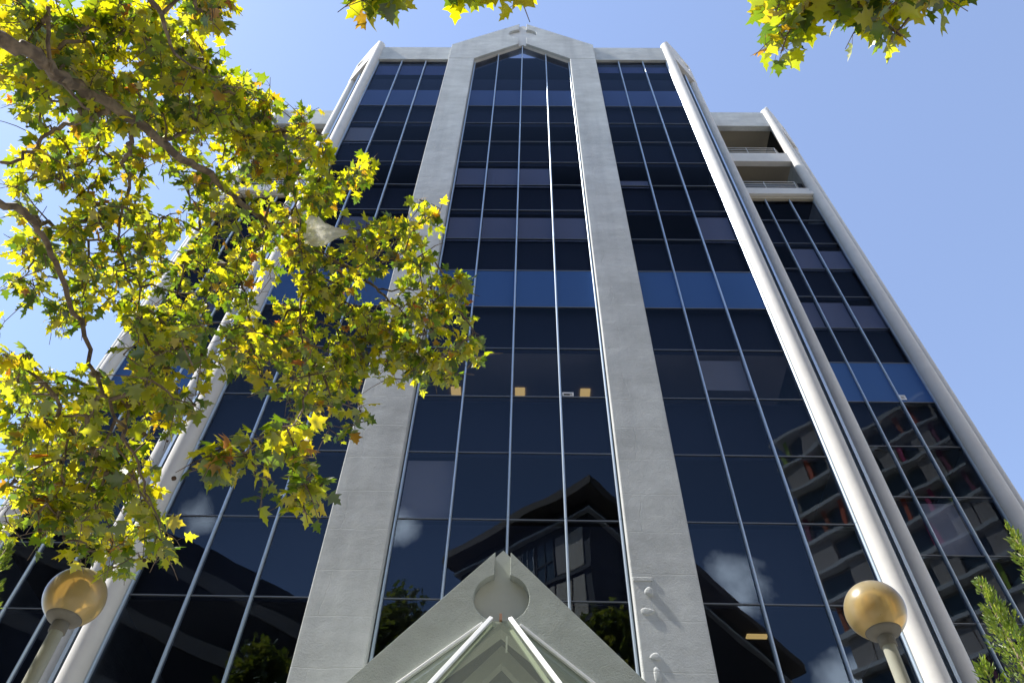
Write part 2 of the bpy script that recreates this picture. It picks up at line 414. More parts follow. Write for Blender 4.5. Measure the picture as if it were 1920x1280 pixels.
CW0 = curtain(cx, 15, 0.0, gz, front_film,
        {(8, 0): (0, .84, 'blind'), (8, 1): (0, .84, 'blind'), (8, 2): (0, .84, 'blind'), (6, 0): (0, .84, 'blind'), (6, 1): (0, .84, 'blind'), (6, 2): (0, .84, 'blind'), (6, 3): (0, .84, 'blind'), (0, 0): (0, .93, 'blind_grey')},
        'central bay of four panes under a pointed head', (1, 1), 6)
sx_ = [POUT-.25, 4*WX, 5*WX, 6*WX-.03]
CWR = curtain(sx_, 15, 0.0, lambda x: 38.655, front_film,
        {(8, 0): (0, .30, 'blind'), (6, 2): (0, .9, 'blind'), (2, 1): (.22, .86, 'blind_grey'), (14, 0): (.45, .9, 'blind_blue'), (14, 1): (.45, .9, 'blind_blue'), (14, 2): (.45, .9, 'blind_blue')},
        'three-pane bay right of the centre', (0, 1), 6)
CWL = curtain([-x for x in sx_[::-1]], 15, 0.0, lambda x: 38.655, front_film,
        {(10, 0): (0, .85, 'blind_grey'), (14, 0): (.25, .95, 'blind_blue'), (14, 1): (.25, .95, 'blind_blue'), (14, 2): (.25, .95, 'blind_blue'), (6, 1): (0, .84, 'blind')},
        'three-pane bay left of the centre', (1, 0), 6)
YW = 3.26
wx = [8.23, 9.23, 10.23, 11.23, 12.23]
CWWR = curtain(wx, 11, YW, lambda x: zr(11), {4: 'glass_blue'},
        {(6, 1): (0, .9, 'blind'), (6, 2): (0, .9, 'blind'), (6, 3): (0, .8, 'blind'), (8, 2): (0, .88, 'blind'), (8, 3): (0, .8, 'blind'), (1, 2): (0, .95, 'blind_grey')},
        'glazing of the recessed right wing', (0, 1), 5)
CWWL = curtain([-x for x in wx[::-1]], 11, YW, lambda x: zr(11), {4: 'glass_blue'}, {(6, 1): (0, .9, 'blind')},
        'glazing of the recessed left wing', (1, 0), 5)
# --- interiors: floor slabs, core wall and a few lit ceiling lamps
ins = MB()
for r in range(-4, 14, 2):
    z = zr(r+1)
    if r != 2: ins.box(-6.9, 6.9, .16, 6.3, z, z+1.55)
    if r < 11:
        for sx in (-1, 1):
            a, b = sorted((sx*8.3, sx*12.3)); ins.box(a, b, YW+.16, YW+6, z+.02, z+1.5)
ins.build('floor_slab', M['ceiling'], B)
MB().box(-6.9, 6.9, .16, 6.3, zr(3), zr(3)+1.55).build('floor_slab', simple('ceiling_painted_lit', (.55, .52, .50), .9), B)  # storey with lights on: lamplight put into a paler ceiling colour
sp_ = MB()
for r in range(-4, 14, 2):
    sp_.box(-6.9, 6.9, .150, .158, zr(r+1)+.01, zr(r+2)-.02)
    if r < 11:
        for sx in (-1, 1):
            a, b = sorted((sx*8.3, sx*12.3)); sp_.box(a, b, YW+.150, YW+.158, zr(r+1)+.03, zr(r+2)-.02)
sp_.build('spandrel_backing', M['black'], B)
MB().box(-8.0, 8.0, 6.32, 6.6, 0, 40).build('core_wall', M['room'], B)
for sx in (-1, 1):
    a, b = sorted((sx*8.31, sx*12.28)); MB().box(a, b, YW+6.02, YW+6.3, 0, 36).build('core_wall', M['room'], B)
def lamp(px, py, Yd, w, d, parent, n=1):
    """a ceiling lamp seen through the glass low in the pane"""
    dd = pix(px, py); r = None
    z = max([zr(k+1) for k in range(-4, 15, 2)], key=lambda q: -abs(q-(CAM.z+dd.z*((Yd-CAM.y)/dd.y))))
    t = (z-.012-CAM.z)/dd.z; p = CAM+dd*t
    mb = MB()
    for k in range(n):
        mb.box(p.x-w/2+k*w*1.25, p.x+w/2+k*w*1.25, p.y-d/2, p.y+d/2, z-.03, z-.004)
    mb.build('ceiling_lamp', M['lamp_on'], parent)
for px, py in ((855, 733), (975, 735), (1097, 737)): lamp(px, py, 1.4, .25, .30, CW0)
lamp(892, 343, 1.2, .22, .28, CW0, 2)
lamp(1419, 1192, 2, .38, .13, CWR)
# --- corner columns and chamfers
def column(x, y, r, z1, slant, name='corner_column', parent=B, z0=0):
    mb = MB(); n = 40; vs = []; fs = []
    for zi in (0, 1):
        for k in range(n):
            a = 2*math.pi*k/n; px, py = x+r*math.cos(a), y+r*math.sin(a)
            vs.append((px, py, z0 if zi == 0 else z1+slant[0]*(px-x)+slant[1]*(py-y)))
    for k in range(n): fs.append((k, (k+1) % n, (k+1) % n+n, k+n))
    mb.add(vs, fs, True); mb.add(vs, [tuple(range(n, 2*n)), tuple(range(n))[::-1]])
    return mb.build(name, M['paint'], parent)
def corner(sx, xa, ya, ra, s, rb, ztop, glass_top):
    A = Vector((sx*xa, ya, 0)); Bp = Vector((sx*(xa+s), ya+s, 0)); d = (Bp-A); L = d.length; d.normalize()
    nrm = Vector((sx*.7071, -.7071, 0))
    ca = column(A.x, A.y, ra, ztop-.15, (sx*.9, .9))
    cb = column(Bp.x, Bp.y, rb, ztop-2.405, (0, 0))
    def P(u, z, o=0): q = A+d*(u*L)+nrm*o; return (q.x, q.y, z)
    cap = MB()
    def plate(pts, o0, th): cap.prism_h([P(u, z, o0) for u, z in pts], nrm, th)
    zb = ztop-2.40
    plate([(0, zb), (1.08, zb), (1.08, ztop-.92), (0, ztop-.92)], -.14, .33)
    plate([(0, ztop-.918), (.33, ztop-.918), (.86, ztop-.02), (1.12, ztop+.12), (1.12, ztop+.26), (.44, ztop+.40), (.0, ztop+.02)], -.02, .20)
    plate([(1.015, ztop-.918), (1.12, ztop-.918), (1.12, ztop+.118), (1.015, ztop+.07)], .02, .158)
    cap.build('corner_cap', M['paint'], B, .012, True)
    gl = MB().prism_h([P(.02, 0, -.06), P(.98, 0, -.06), P(.98, glass_top, -.06), P(.02, glass_top, -.06)], nrm, .012).build('corner_glass', M['glass'], B, 0, True)
    mb = MB()
    for u in (.62,):
        q = A+d*(u*L); mb.box(q.x-.035, q.x+.035, q.y-.075, q.y+.01, 0, glass_top)
    mb.build('mullion', M['alu'], gl)
    # dark return panel next to the front column
    q = A+d*(.16*L)-nrm*.02
    MB().box(q.x-.10, q.x+.10, q.y-.02, q.y+.05, 0, glass_top).build('gasket', M['transom'], gl)
    return A, Bp
for sx in (-1, 1):
    A, Bq = corner(sx, 6.955, -.10, .205, 1.2, .19, 41.15, 39.0)
    C_, D_ = corner(sx, 12.43, 3.13, .215, 1.2, .16, 41.05, 38.6)
    # side wall of the main block, from the rear corner column back, and roof
    a, b = sorted((sx*7.95, sx*8.20)); MB().box(a, b, Bq.y-.0, 12, 0, 40.2).build('side_wall', M['wall'], B)
    a, b = sorted((sx*13.40, sx*13.68)); MB().box(a, b, D_.y, 12, 0, 40.1).build('side_wall', M['wall'], B)
    # wing: parapet, balcony fronts, ledge, soffits
    a, b = sorted((sx*8.205, sx*12.44))
    pw = MB().box(a, b, YW-.18, YW+.10, 38.72, 40.47).build('parapet', M['wall'], B, .012)
    for z0, z1, rail in ((34.72, 35.60, True), (31.66, 32.08, True)):
        bal = MB().box(a, b, YW-.16, YW+.10, z0, z1).build('balcony', M['paint'], B, .01)
        MB().box(a, b, YW+.101, YW+2.7, z1-.30, z1-.12).build('balcony_floor', M['soffit'], bal)
        rl = MB(); e = .42
        for k in range(4):
            zz = z1+.17+k*.215
            x_end = sx*(12.30-e)
            rl.tube([(sx*8.21, YW-.03, zz), (x_end, YW-.03, zz), (sx*12.34, YW-.03+e*1.05, zz), (sx*12.34, YW+1.8, zz)], .021, 8)
        for x in (9.0, 10.55, 12.0-.14):
            rl.tube([(sx*x, YW-.03, z1), (sx*x, YW-.03, z1+.84)], .018, 6)
        rl.build('railing', M['rail'], bal)
        # underside and ceiling of the storey above
        zc = z1+3.55
        MB().box(a, b, YW+.102, YW+2.7, zc+.12, zc+.3).build('soffit', M['soffit'], bal)
        bw = MB().box(a, b, YW+2.71, YW+2.9, z1-.6, zc+.3).build('back_wall', M['soffit'], bal)
        dr = MB(); fr_ = MB()
        for x in (8.6, 9.8, 11.0):
            p_, q_ = sorted((sx*x, sx*(x+1.05))); dr.box(p_, q_, YW+2.69, YW+2.705, z1-.1, z1+2.3)
            for e_ in (p_, q_-.05): fr_.box(e_, e_+.05, YW+2.66, YW+2.689, z1-.1, z1+2.3)
            fr_.box(p_, q_, YW+2.66, YW+2.689, z1+2.31, z1+2.36)
        dr.build('door_glass', M['black'], bw); fr_.build('door_frame', M['alu'], bw)
    MB().box(a, b, YW-.26, YW+.05, zr(11)+.03, 31.655).build('ledge', M['paint'], B, .02)
    MB().box(a, b, YW-.12, YW+.05, zr(11)-.14, zr(11)+.028).build('ledge', M['soffit'], B)
    MB().prism_h([(sx*8.205, 12, 39.3), (sx*8.205, YW+.32, 39.3), (sx*12.3, YW+.12, 39.3), (sx*12.45, YW+.04, 39.3), (sx*13.36, 4.22, 39.3), (sx*13.36, 12, 39.3)], (0, 0, 1), .2).build('roof', M['room'], B, 0, True)
    a, b = sorted((sx*8.205, sx*12.44)); MB().box(a, b, 12.0, 12.3, 0, 39.3).build('rear_wall', M['room'], B)
MB().prism_h([(-7.94, 12, 40.05), (-7.94, 1.05, 40.05), (-7.2, .31, 40.05), (7.2, .31, 40.05), (7.94, 1.05, 40.05), (7.94, 12, 40.05)], (0, 0, 1), .15).build('roof', M['room'], B, 0, True)
MB().box(-8.2, 8.2, 12.01, 12.3, 0, 40.3).build('rear_wall', M['room'], B)
MB().box(-6.9, 6.9, -.05, .2, 0, zr(LO)-.51).build('plinth', M['wall'], B)
# --- small bumps of old fixings on the right pier
def lump(px, py, w, h, dep, square=False):
    p = at_y(px, py, PY)
    mb = MB(); n = 14; prof = []
    vs = [(p.x, PY-dep, p.z)]; fs = []
    rings = 5
    for i in range(1, rings+1):
        t = i/rings
        for k in range(n):
            a = 2*math.pi*k/n; q = 1.0
            if square: q = 1/max(abs(math.cos(a)), abs(math.sin(a)))*.9
            jit = 1+.10*math.sin(3*a+px)
            yy = PY-dep*math.sqrt(max(0, 1-t**3)) + (.01 if i == rings else 0)
            vs.append((p.x+w/2*t*q*jit*math.cos(a), yy, p.z+h/2*t*q*jit*math.sin(a)))
    for k in range(n): fs.append((0, 1+(k+1) % n, 1+k))
    for i in range(rings-1):
        for k in range(n): fs.append((1+i*n+k, 1+i*n+(k+1) % n, 1+(i+1)*n+(k+1) % n, 1+(i+1)*n+k))
    mb.add(vs, fs, True); return mb.build('wall_fixing', M['wall'], B, 0, True)
lump(1217, 1109, .17, .22, .030); lump(1214, 1146, .28, .16, .016); lump(1229, 1231, .20, .16, .016); lump(1233, 1265, .14, .30, .02)
p0 = at_y(1186, 1084, PY); p1 = at_y(1224, 1085, PY)
MB().box(p0.x, p1.x, PY-.012, PY+.02, p0.z-.06, p0.z+.03).build('wall_fixing', M['wall'], B, .015)

# --- entrance porch
PG = -2.2
pf = MB()
for sx in (-1, 1):
    h = half_gable(sx, 9.23, 1.115, 3.3, 3.2, 2.45, 5.80, 7.88, .118, 8.30, .405, PG, PG+.14, False)
    pf.add(h.v, h.f)
por = pf.build('entrance_porch', M['porch'], B, .012)
por['label'] = 'grey-green pointed entrance porch with slot and round recess'
MB().prism_y([(-3.29, 3.2), (-3.29, 9.235-1.115*3.29), (0, 9.235), (3.29, 9.235-1.115*3.29), (3.29, 3.2), (2.46, 3.2), (2.46, 5.80), (0, 7.885), (-2.46, 5.80), (-2.46, 3.2)], PG+.142, PG+.40).build('recess_back', M['porch_light'], por)
for sx in (-1, 1):   # roof slopes back to the facade, and legs
    MB().prism_y([(sx*.0, 9.21), (sx*3.28, 9.21-1.115*3.28), (sx*3.28, 9.01-1.115*3.28), (sx*.0, 9.01)], PG+.402, -.08).build('porch_roof', M['porch_light'], por, 0, True)
    a, b = sorted((sx*2.46, sx*3.29)); MB().box(a, b, PG, PG+.40, 0, 3.195).build('porch_leg', M['porch'], por)
# inner frame seen through the canopy glass
MB().prism_y([(-2.2, 5.78), (-2.2, 5.48), (0, 7.86), (2.2, 5.48), (2.2, 5.78), (0, 8.15)], -1.2, -1.0).build('inner_frame', M['porch_light'], por, 0, True)
MB().prism_y([(-3.2, 3), (-3.2, 5.7), (0, 9.1), (3.2, 5.7), (3.2, 3)], -.42, -.40).build('porch_back', simple("porch_glass_back", (.12, .14, .125), .3), por, 0, True)
# glass canopy: a hipped half pyramid with its apex at the foot of the round recess
ap = Vector((0.005, PG-.03, 7.93))
hipL, hipR = Vector((-.13, PG-.05, 7.93)), Vector((.135, PG-.05, 7.93))
eL, eR = Vector((-.792, -3.0, 6.547)), Vector((.76, -3.0, 6.576))
eL2 = hipL+(eL-hipL)*2.1; eR2 = hipR+(eR-hipR)*2.1
oL, oR = Vector((-.25, PG-.03, 7.85)), Vector((.275, PG-.03, 7.835))
oL2 = oL+(Vector((-1.285, PG-.03, 6.977))-oL)*2.0; oR2 = oR+(Vector((1.22, PG-.03, 7.023))-oR)*2.0
can = MB()
def bar(mb, a, b, w, h):
    d = (b-a).normalized(); u = d.cross(Vector((0, 1, 0))).normalized(); v = d.cross(u).normalized()
    c = [a+u*(w*i)+v*(h*j) for i, j in ((-.5, -.5), (.5, -.5), (.5, .5), (-.5, .5))]; e = [q+(b-a) for q in c]
    mb.add([tuple(q) for q in c+e], [(0, 3, 2, 1), (4, 5, 6, 7), (0, 1, 5, 4), (1, 2, 6, 5), (2, 3, 7, 6), (3, 0, 4, 7)])
bar(can, hipL, eL2, .062, .05); bar(can, hipR, eR2, .062, .05)
canopy = can.build('glass_canopy', M['white_metal'], por, .008, True)
cb_ = MB(); bar(cb_, oL, oL2, .045, .06); bar(cb_, oR, oR2, .045, .06)
cb_.build('canopy_flashing', M['white_metal'], por, .008, True)
cg = MB()
off = Vector((0, .05, -.05))
bar(cg, hipL+off+Vector((.01, 0, -.05)), eL2+off+Vector((.03, 0, -.03)), .03, .035); bar(cg, hipR+off+Vector((.0, 0, -.09)), eR2+off+Vector((-.09, 0, -.03)), .055, .05)
cg.build('canopy_gutter', M['porch_light'], por, .006, True)
def tri(a, b, c, name, m, par):
    n = (b-a).cross(c-a).normalized()
    if n.y > 0: n = -n; b, c = c, b
    return MB().prism_h([a, b, c], -n, .012).build(name, m, par, 0, True)
k = Vector((0, .02, -.03))
MB().prism_h([hipL+k, eL2+k, eR2+k, hipR+k], Vector((0, 1, -.4)), .012).build('canopy_pane', M['glass_roof'], por, 0, True)
tri(hipL+k, oL2+k, eL2+k, 'canopy_pane', M['glass_roof'], por); tri(hipR+k, eR2+k, oR2+k, 'canopy_pane', M['glass_roof'], por)
MB().box(-.02, .02, PG-.06, PG-.0, 7.90, 8.0).build('bracket', simple("rusty_bracket", (.40, .22, .14), .7), por)
q = at_y(950, 1206, -2.35)
MB().box(q.x-.012, q.x+.012, q.y-.02, q.y, q.z-.13, q.z+.10).build('latch', M['white_metal'], por)

# notices on the glass
def notice(px, py, w, h, Y, label):
    p = at_y(px, py, Y); t = empty('paper_notice', (p.x, Y, p.z))
    MB().box(-w/2, w/2, -.008, -.003, -h/2, h/2).build('sheet', M['paper'], t)
    mb = MB()
    for i in range(4):
        zz = h/2-.05-(h-.07)*i/4; mb.box(-w*.38, w*(.38 if i % 2 == 0 else .15), -.0125, -.009, zz-.012, zz)
    mb.build('print', M['ink'], t)
    tag(t, label, 'notice')
notice(1065, 739, .26, .13, -.001, 'small white paper notice on a dark central window beside a lit ceiling lamp')
notice(1693, 745, .17, .20, YW-.001, 'small white printed sticker at the bottom of a blue pane on the right wing')

# ------------------------------------------------------------------ street lamps
def globe_material():
    m, n, l, p = mat("amber_acrylic"); n.remove(p); out = n["Material Output"]
    tc = n.new("ShaderNodeTexCoord"); nz = n.new("ShaderNodeTexNoise"); nz.inputs['Scale'].default_value = 4; nz.inputs['Detail'].default_value = 5
    l.new(tc.outputs['Object'], nz.inputs['Vector'])
    r = ramp(n, [(.35, (.84, .66, .30)), (.7, (.95, .80, .42))]); l.new(nz.outputs['Fac'], r.inputs[0])
    # specks of dirt
    vo = n.new("ShaderNodeTexVoronoi"); vo.inputs['Scale'].default_value = 26; l.new(tc.outputs['Object'], vo.inputs['Vector'])
    n2 = n.new("ShaderNodeTexNoise"); n2.inputs['Scale'].default_value = 3.5; l.new(tc.outputs['Object'], n2.inputs['Vector'])
    th = n.new("ShaderNodeMath"); th.operation = 'MULTIPLY_ADD'; th.inputs[1].default_value = .34; th.inputs[2].default_value = -.135; l.new(n2.outputs['Fac'], th.inputs[0])
    lt = n.new("ShaderNodeMath"); lt.operation = 'LESS_THAN'; l.new(vo.outputs['Distance'], lt.inputs[0]); l.new(th.outputs[0], lt.inputs[1])
    mx = n.new("ShaderNodeMix"); mx.data_type = 'RGBA'; mx.inputs[7].default_value = (.10, .055, .02, 1); l.new(lt.outputs[0], mx.inputs[0]); l.new(r.outputs[0], mx.inputs[6])
    df = n.new("ShaderNodeBsdfDiffuse"); l.new(mx.outputs[2], df.inputs[0])
    tl = n.new("ShaderNodeBsdfTranslucent"); l.new(mx.outputs[2], tl.inputs[0])
    tp = n.new("ShaderNodeBsdfTransparent"); tp.inputs[0].default_value = (.80, .55, .20, 1)
    a = n.new("ShaderNodeMixShader"); a.inputs[0].default_value = .5; l.new(df.outputs[0], a.inputs[1]); l.new(tl.outputs[0], a.inputs[2])
    b = n.new("ShaderNodeMixShader"); b.inputs[0].default_value = .5; l.new(a.outputs[0], b.inputs[1]); l.new(tp.outputs[0], b.inputs[2])
    gl = n.new("ShaderNodeBsdfGlossy"); gl.inputs['Roughness'].default_value = .30
    fr = n.new("ShaderNodeFresnel"); fr.inputs[0].default_value = 1.5
    c = n.new("ShaderNodeMixShader"); l.new(fr.outputs[0], c.inputs[0]); l.new(b.outputs[0], c.inputs[1]); l.new(gl.outputs[0], c.inputs[2])
    l.new(c.outputs[0], out.inputs[0]); return m
M['amber'] = globe_material()
M['pole'] = rendered_wall("pole_paint", (.33, .33, .27), .10, .06, 3, False, .25)
M['fitting'] = rendered_wall("grey_fitting", (.17, .16, .135), .15, .1, 6, False, .3)
def street_lamp(c, r, label):
    t = empty('street_lamp', (c.x, c.y, 0)); z = c.z
    prof = [(r*math.sin(a), z-r*math.cos(a)) for a in np.linspace(R(36), R(180), 36)]
    MB().lathe(prof, sides=64).build('globe', M['amber'], t)
    zb = z-r*math.cos(R(36)); rb = r*math.sin(R(36))
    MB().lathe([(.0, zb+.012), (rb*.985, zb+.010), (rb*.985, zb-.002), (rb*.92, zb-.018), (.055, zb-.045), (.0, zb-.045)], sides=48).build('base_plate', M['fitting'], t)
    MB().lathe([(.058, zb-.04), (.062, zb-.05), (.062, zb-.12), (.052, zb-.125)], sides=32).build('collar', M['fitting'], t)
    MB().lathe([(.050, zb-.12), (.052, 1.2), (.066, 1.15), (.070, .0)], sides=32).build('pole', M['pole'], t)
    MB().lathe([(0, zb+.014), (.05, zb+.014), (.05, zb+.10), (.075, zb+.13), (.078, zb+.27), (.05, zb+.31), (.0, zb+.32)], sides=24).build('bulb', simple("bulb_housing", (.16, .13, .08), .5), t)
    tag(t, label, 'street lamp', 'globe lamps flanking the entrance')
LAMP_R = .225
street_lamp(at_d(1640.6, 1144, 7.0), LAMP_R, 'amber globe street lamp on grey pole in full sun, before the right corner column')
street_lamp(at_d(141, 1119, 7.25), LAMP_R, 'dirty amber globe street lamp in the shade of the plane tree branches')

# ------------------------------------------------------------------ plane trees
LH = [(-.06, .18), (.01, .50), (.14, .27), (.24, .33), (.45, .56), (.46, .33), (.54, .18), (.68, .25), (.75, .12)]
LV = [(0, 0), (.26, 0), (.52, 0), (1, 0)]+LH+[(x, -y) for x, y in LH]
def _half(o):
    a = [4+o+i for i in range(9)]
    return [(0, a[0], a[1]), (0, a[1], a[2]), (0, a[2], 1), (1, a[2], a[3]), (1, a[3], a[4]), (1, a[4], a[5]), (1, a[5], 2), (2, a[5], a[6]), (2, a[6], a[7]), (2, a[7], a[8]), (2, a[8], 3)]
LF = _half(0)+[f[::-1] for f in _half(9)]
LVa = np.array(LV); LFa = np.array(LF)
class Leaves:
    def __init__(s): s.V = []; s.F = []; s.n = 0
    def add(s, p, ax, nrm, size):
        ax = ax/np.linalg.norm(ax); sd = np.cross(nrm, ax); ls = np.linalg.norm(sd)
        if ls < 1e-4: return
        sd /= ls; nn = np.cross(ax, sd)
        x, y = LVa[:, 0].copy(), LVa[:, 1]*rng.uniform(.85, 1.1)
        c1, c2, c3 = rng.uniform(-.05, .40), rng.uniform(.05, .55), rng.uniform(-.25, .25)
        z = -c1*x*x-c2*.55*np.abs(y)-c2*.5*y*y+c3*x*y+rng.normal(0, .018, len(x))
        P = p+size*(np.outer(x, ax)+np.outer(y, sd)+np.outer(z, nn))
        s.V.append(P); s.F.append(LFa+s.n*len(LVa)); s.n += 1
    def build(s, name, m, parent, loc):
        V = np.concatenate(s.V)-np.array(loc); F = np.concatenate(s.F)
        me = bpy.data.meshes.new(name); me.vertices.add(len(V)); me.vertices.foreach_set('co', V.ravel())
        me.loops.add(F.size); me.loops.foreach_set('vertex_index', F.ravel().astype(np.int32))
        me.polygons.add(len(F)); me.polygons.foreach_set('loop_start', np.arange(0, F.size, 3, dtype=np.int32)); me.polygons.foreach_set('loop_total', np.full(len(F), 3, dtype=np.int32))
        me.update(calc_edges=True); me.polygons.foreach_set('use_smooth', np.ones(len(F), dtype=bool)); me.materials.append(m)
        o = bpy.data.objects.new(name, me); COL.objects.link(o); o.parent = parent; return o
def inside(poly, x, y):
    r = False; n = len(poly); j = n-1
    for i in range(n):
        xi, yi = poly[i]; xj, yj = poly[j]
        if (yi > y) != (yj > y) and x < (xj-xi)*(y-yi)/(yj-yi)+xi: r = not r
        j = i
    return r
def smooth_path(pts, rads, n=6):
    """Catmull-Rom through points"""
    P = [np.array(p, float) for p in pts]; out = []; ro = []
    for i in range(len(P)-1):
        p0 = P[max(i-1, 0)]; p1 = P[i]; p2 = P[i+1]; p3 = P[min(i+2, len(P)-1)]
        for k in range(n):
            t = k/n
            out.append(.5*((2*p1)+(-p0+p2)*t+(2*p0-5*p1+4*p2-p3)*t*t+(-p0+3*p1-3*p2+p3)*t**3)); ro.append(rads[i]*(1-t)+rads[i+1]*t)
    out.append(P[-1]); ro.append(rads[-1]); return out, ro

def grow(root_xyz, limbs, regions, holes, label, nballs, fine=1.0, trunk=None):
    T = empty('plane_tree', root_xyz); L0 = np.array(root_xyz, float)
    nodes = []; owner = []; branch = MB(); limb_mb = MB()
    for pts, rads in limbs:
        path, rr = smooth_path(pts, rads)
        path = [q+rng.normal(0, .012, 3) for q in path]
        limb_mb.tube([q-L0 for q in path], rr, 10)
        for q, r_ in zip(path, rr):
            if r_ < .14: nodes.append(q); owner.append(-1)
    NB = [np.array(nodes)]; OB = list(owner)
    twigs = []
    for poly, count, d0, d1, size in regions:
        xs = [p[0] for p in poly]; ys = [p[1] for p in poly]; k = 0; tries = 0
        # a few cluster centres keep leaves in sprays with gaps between
        while k < count and tries < count*60:
            tries += 1
            x, y = rng.uniform(min(xs), max(xs)), rng.uniform(min(ys), max(ys))
            if not inside(poly, x, y) or any(inside(h, x, y) for h in holes): continue
            # coarse gaps
            if math.sin(x*.031+1.3)*math.sin(y*.037+.4)+.6*math.sin(x*.071+y*.053) < -.48: continue
            d = rng.uniform(d0, d1); twigs.append((np.array(at_d(x, y, d))+np.array([0, 0, .07]), size, d)); k += 1
    allnodes = np.concatenate(NB)
    order = sorted(range(len(twigs)), key=lambda i: np.min(np.linalg.norm(allnodes-twigs[i][0], axis=1)))
    pool = [allnodes]; pool_owner = list(OB); arr = allnodes
    parent_of = {}; paths = {}
    lv = Leaves(); ball_spots = []
    for idx, i in enumerate(order):
        tip, size, dep = twigs[i]
        dd = np.linalg.norm(arr-tip, axis=1)
        j = int(np.argmin(dd)); a = arr[j]; parent_of[i] = pool_owner[j]
        Ld = dd[j]; n = max(3, int(Ld/.14))
        droop = np.array([0, 0, .10*Ld]); side = rng.normal(0, .11*Ld, 3)
        path = []
        for k in range(n+1):
            t = k/n; w = math.sin(math.pi*t)
            path.append(a*(1-t)+tip*t+(droop+side)*w+(rng.normal(0, .018, 3) if 0 < k < n else 0))
        ext = path[-1]-path[-2]; ext = ext/np.linalg.norm(ext)*.13*rng.uniform(.6, 1.3)+np.array([0, 0, -.05])+rng.normal(0, .03, 3)
        path.append(path[-1]+ext*.6); path.append(path[-1]+ext*.6+np.array([0, 0, -.02]))
        paths[i] = path
        new = np.array(path[1:]); arr = np.concatenate([arr, new]); pool_owner += [i]*len(new)
        # leaves on the last stretch of the twig
        nl = int(rng.integers(6, 11)*fine)
        for q in range(nl):
            s_ = rng.uniform(.0, 1)**.7*.5
            seglen = 0; kk = len(path)-1
            while kk > 1 and seglen < s_*.9:
                seglen += np.linalg.norm(path[kk]-path[kk-1]); kk -= 1
            base = path[kk]; out = rng.normal(0, 1, 3); out[2] = out[2]*.5-.15; out /= np.linalg.norm(out)
            pet = out*rng.uniform(.04, .08)
            nrm = np.array([0, 0, 1.0])+rng.normal(0, .62, 3); axd = out*1.0+np.array([0, 0, -.35])+rng.normal(0, .25, 3)
            lp = base+pet
            lv.add(lp, axd, nrm, size*rng.uniform(.6, 1.15))
            branch.tube([base-L0, base+pet*.6-L0+np.array([0, 0, .006]), lp-L0], .0018, 3, False)
        ball_spots.append(path[-1])
    cnt = {i: 1 for i in range(len(twigs))}
    for i in reversed(order):
        p = parent_of[i]
        if p >= 0: cnt[p] += cnt[i]
    for i in order:
        c = cnt[i]; r0 = min(.0042*math.sqrt(c)+.0012, .030); n = len(paths[i])
        branch.tube([q-L0 for q in paths[i]], [r0*(1-t)+.0022*t for t in np.linspace(0, 1, n)], 5)
    lb = limb_mb.build('trunk', M['bark'], T)
    branch.build('twigs', M['bark'], T)
    cr = lv.build('foliage', M['leaf'], T, root_xyz)
    rng.shuffle(ball_spots); ball0 = None
    for q in ball_spots[:nballs]:
        c = q-L0+np.array([rng.normal(0, .03), rng.normal(0, .03), -rng.uniform(.0, .035)])
        if ball0 is None:
            b = bmesh.new(); bmesh.ops.create_icosphere(b, subdivisions=2, radius=.0135)
            for v in b.verts: v.co *= random.uniform(.9, 1.1)
            me = bpy.data.meshes.new('seed_ball'); b.to_mesh(me); b.free(); me.materials.append(M['ball']); ball0 = me
        add_obj('seed_ball', ball0, T, tuple(c))
    tag(T, label, 'tree')
    return T
AD = lambda x, y, d: tuple(at_d(x, y, d))
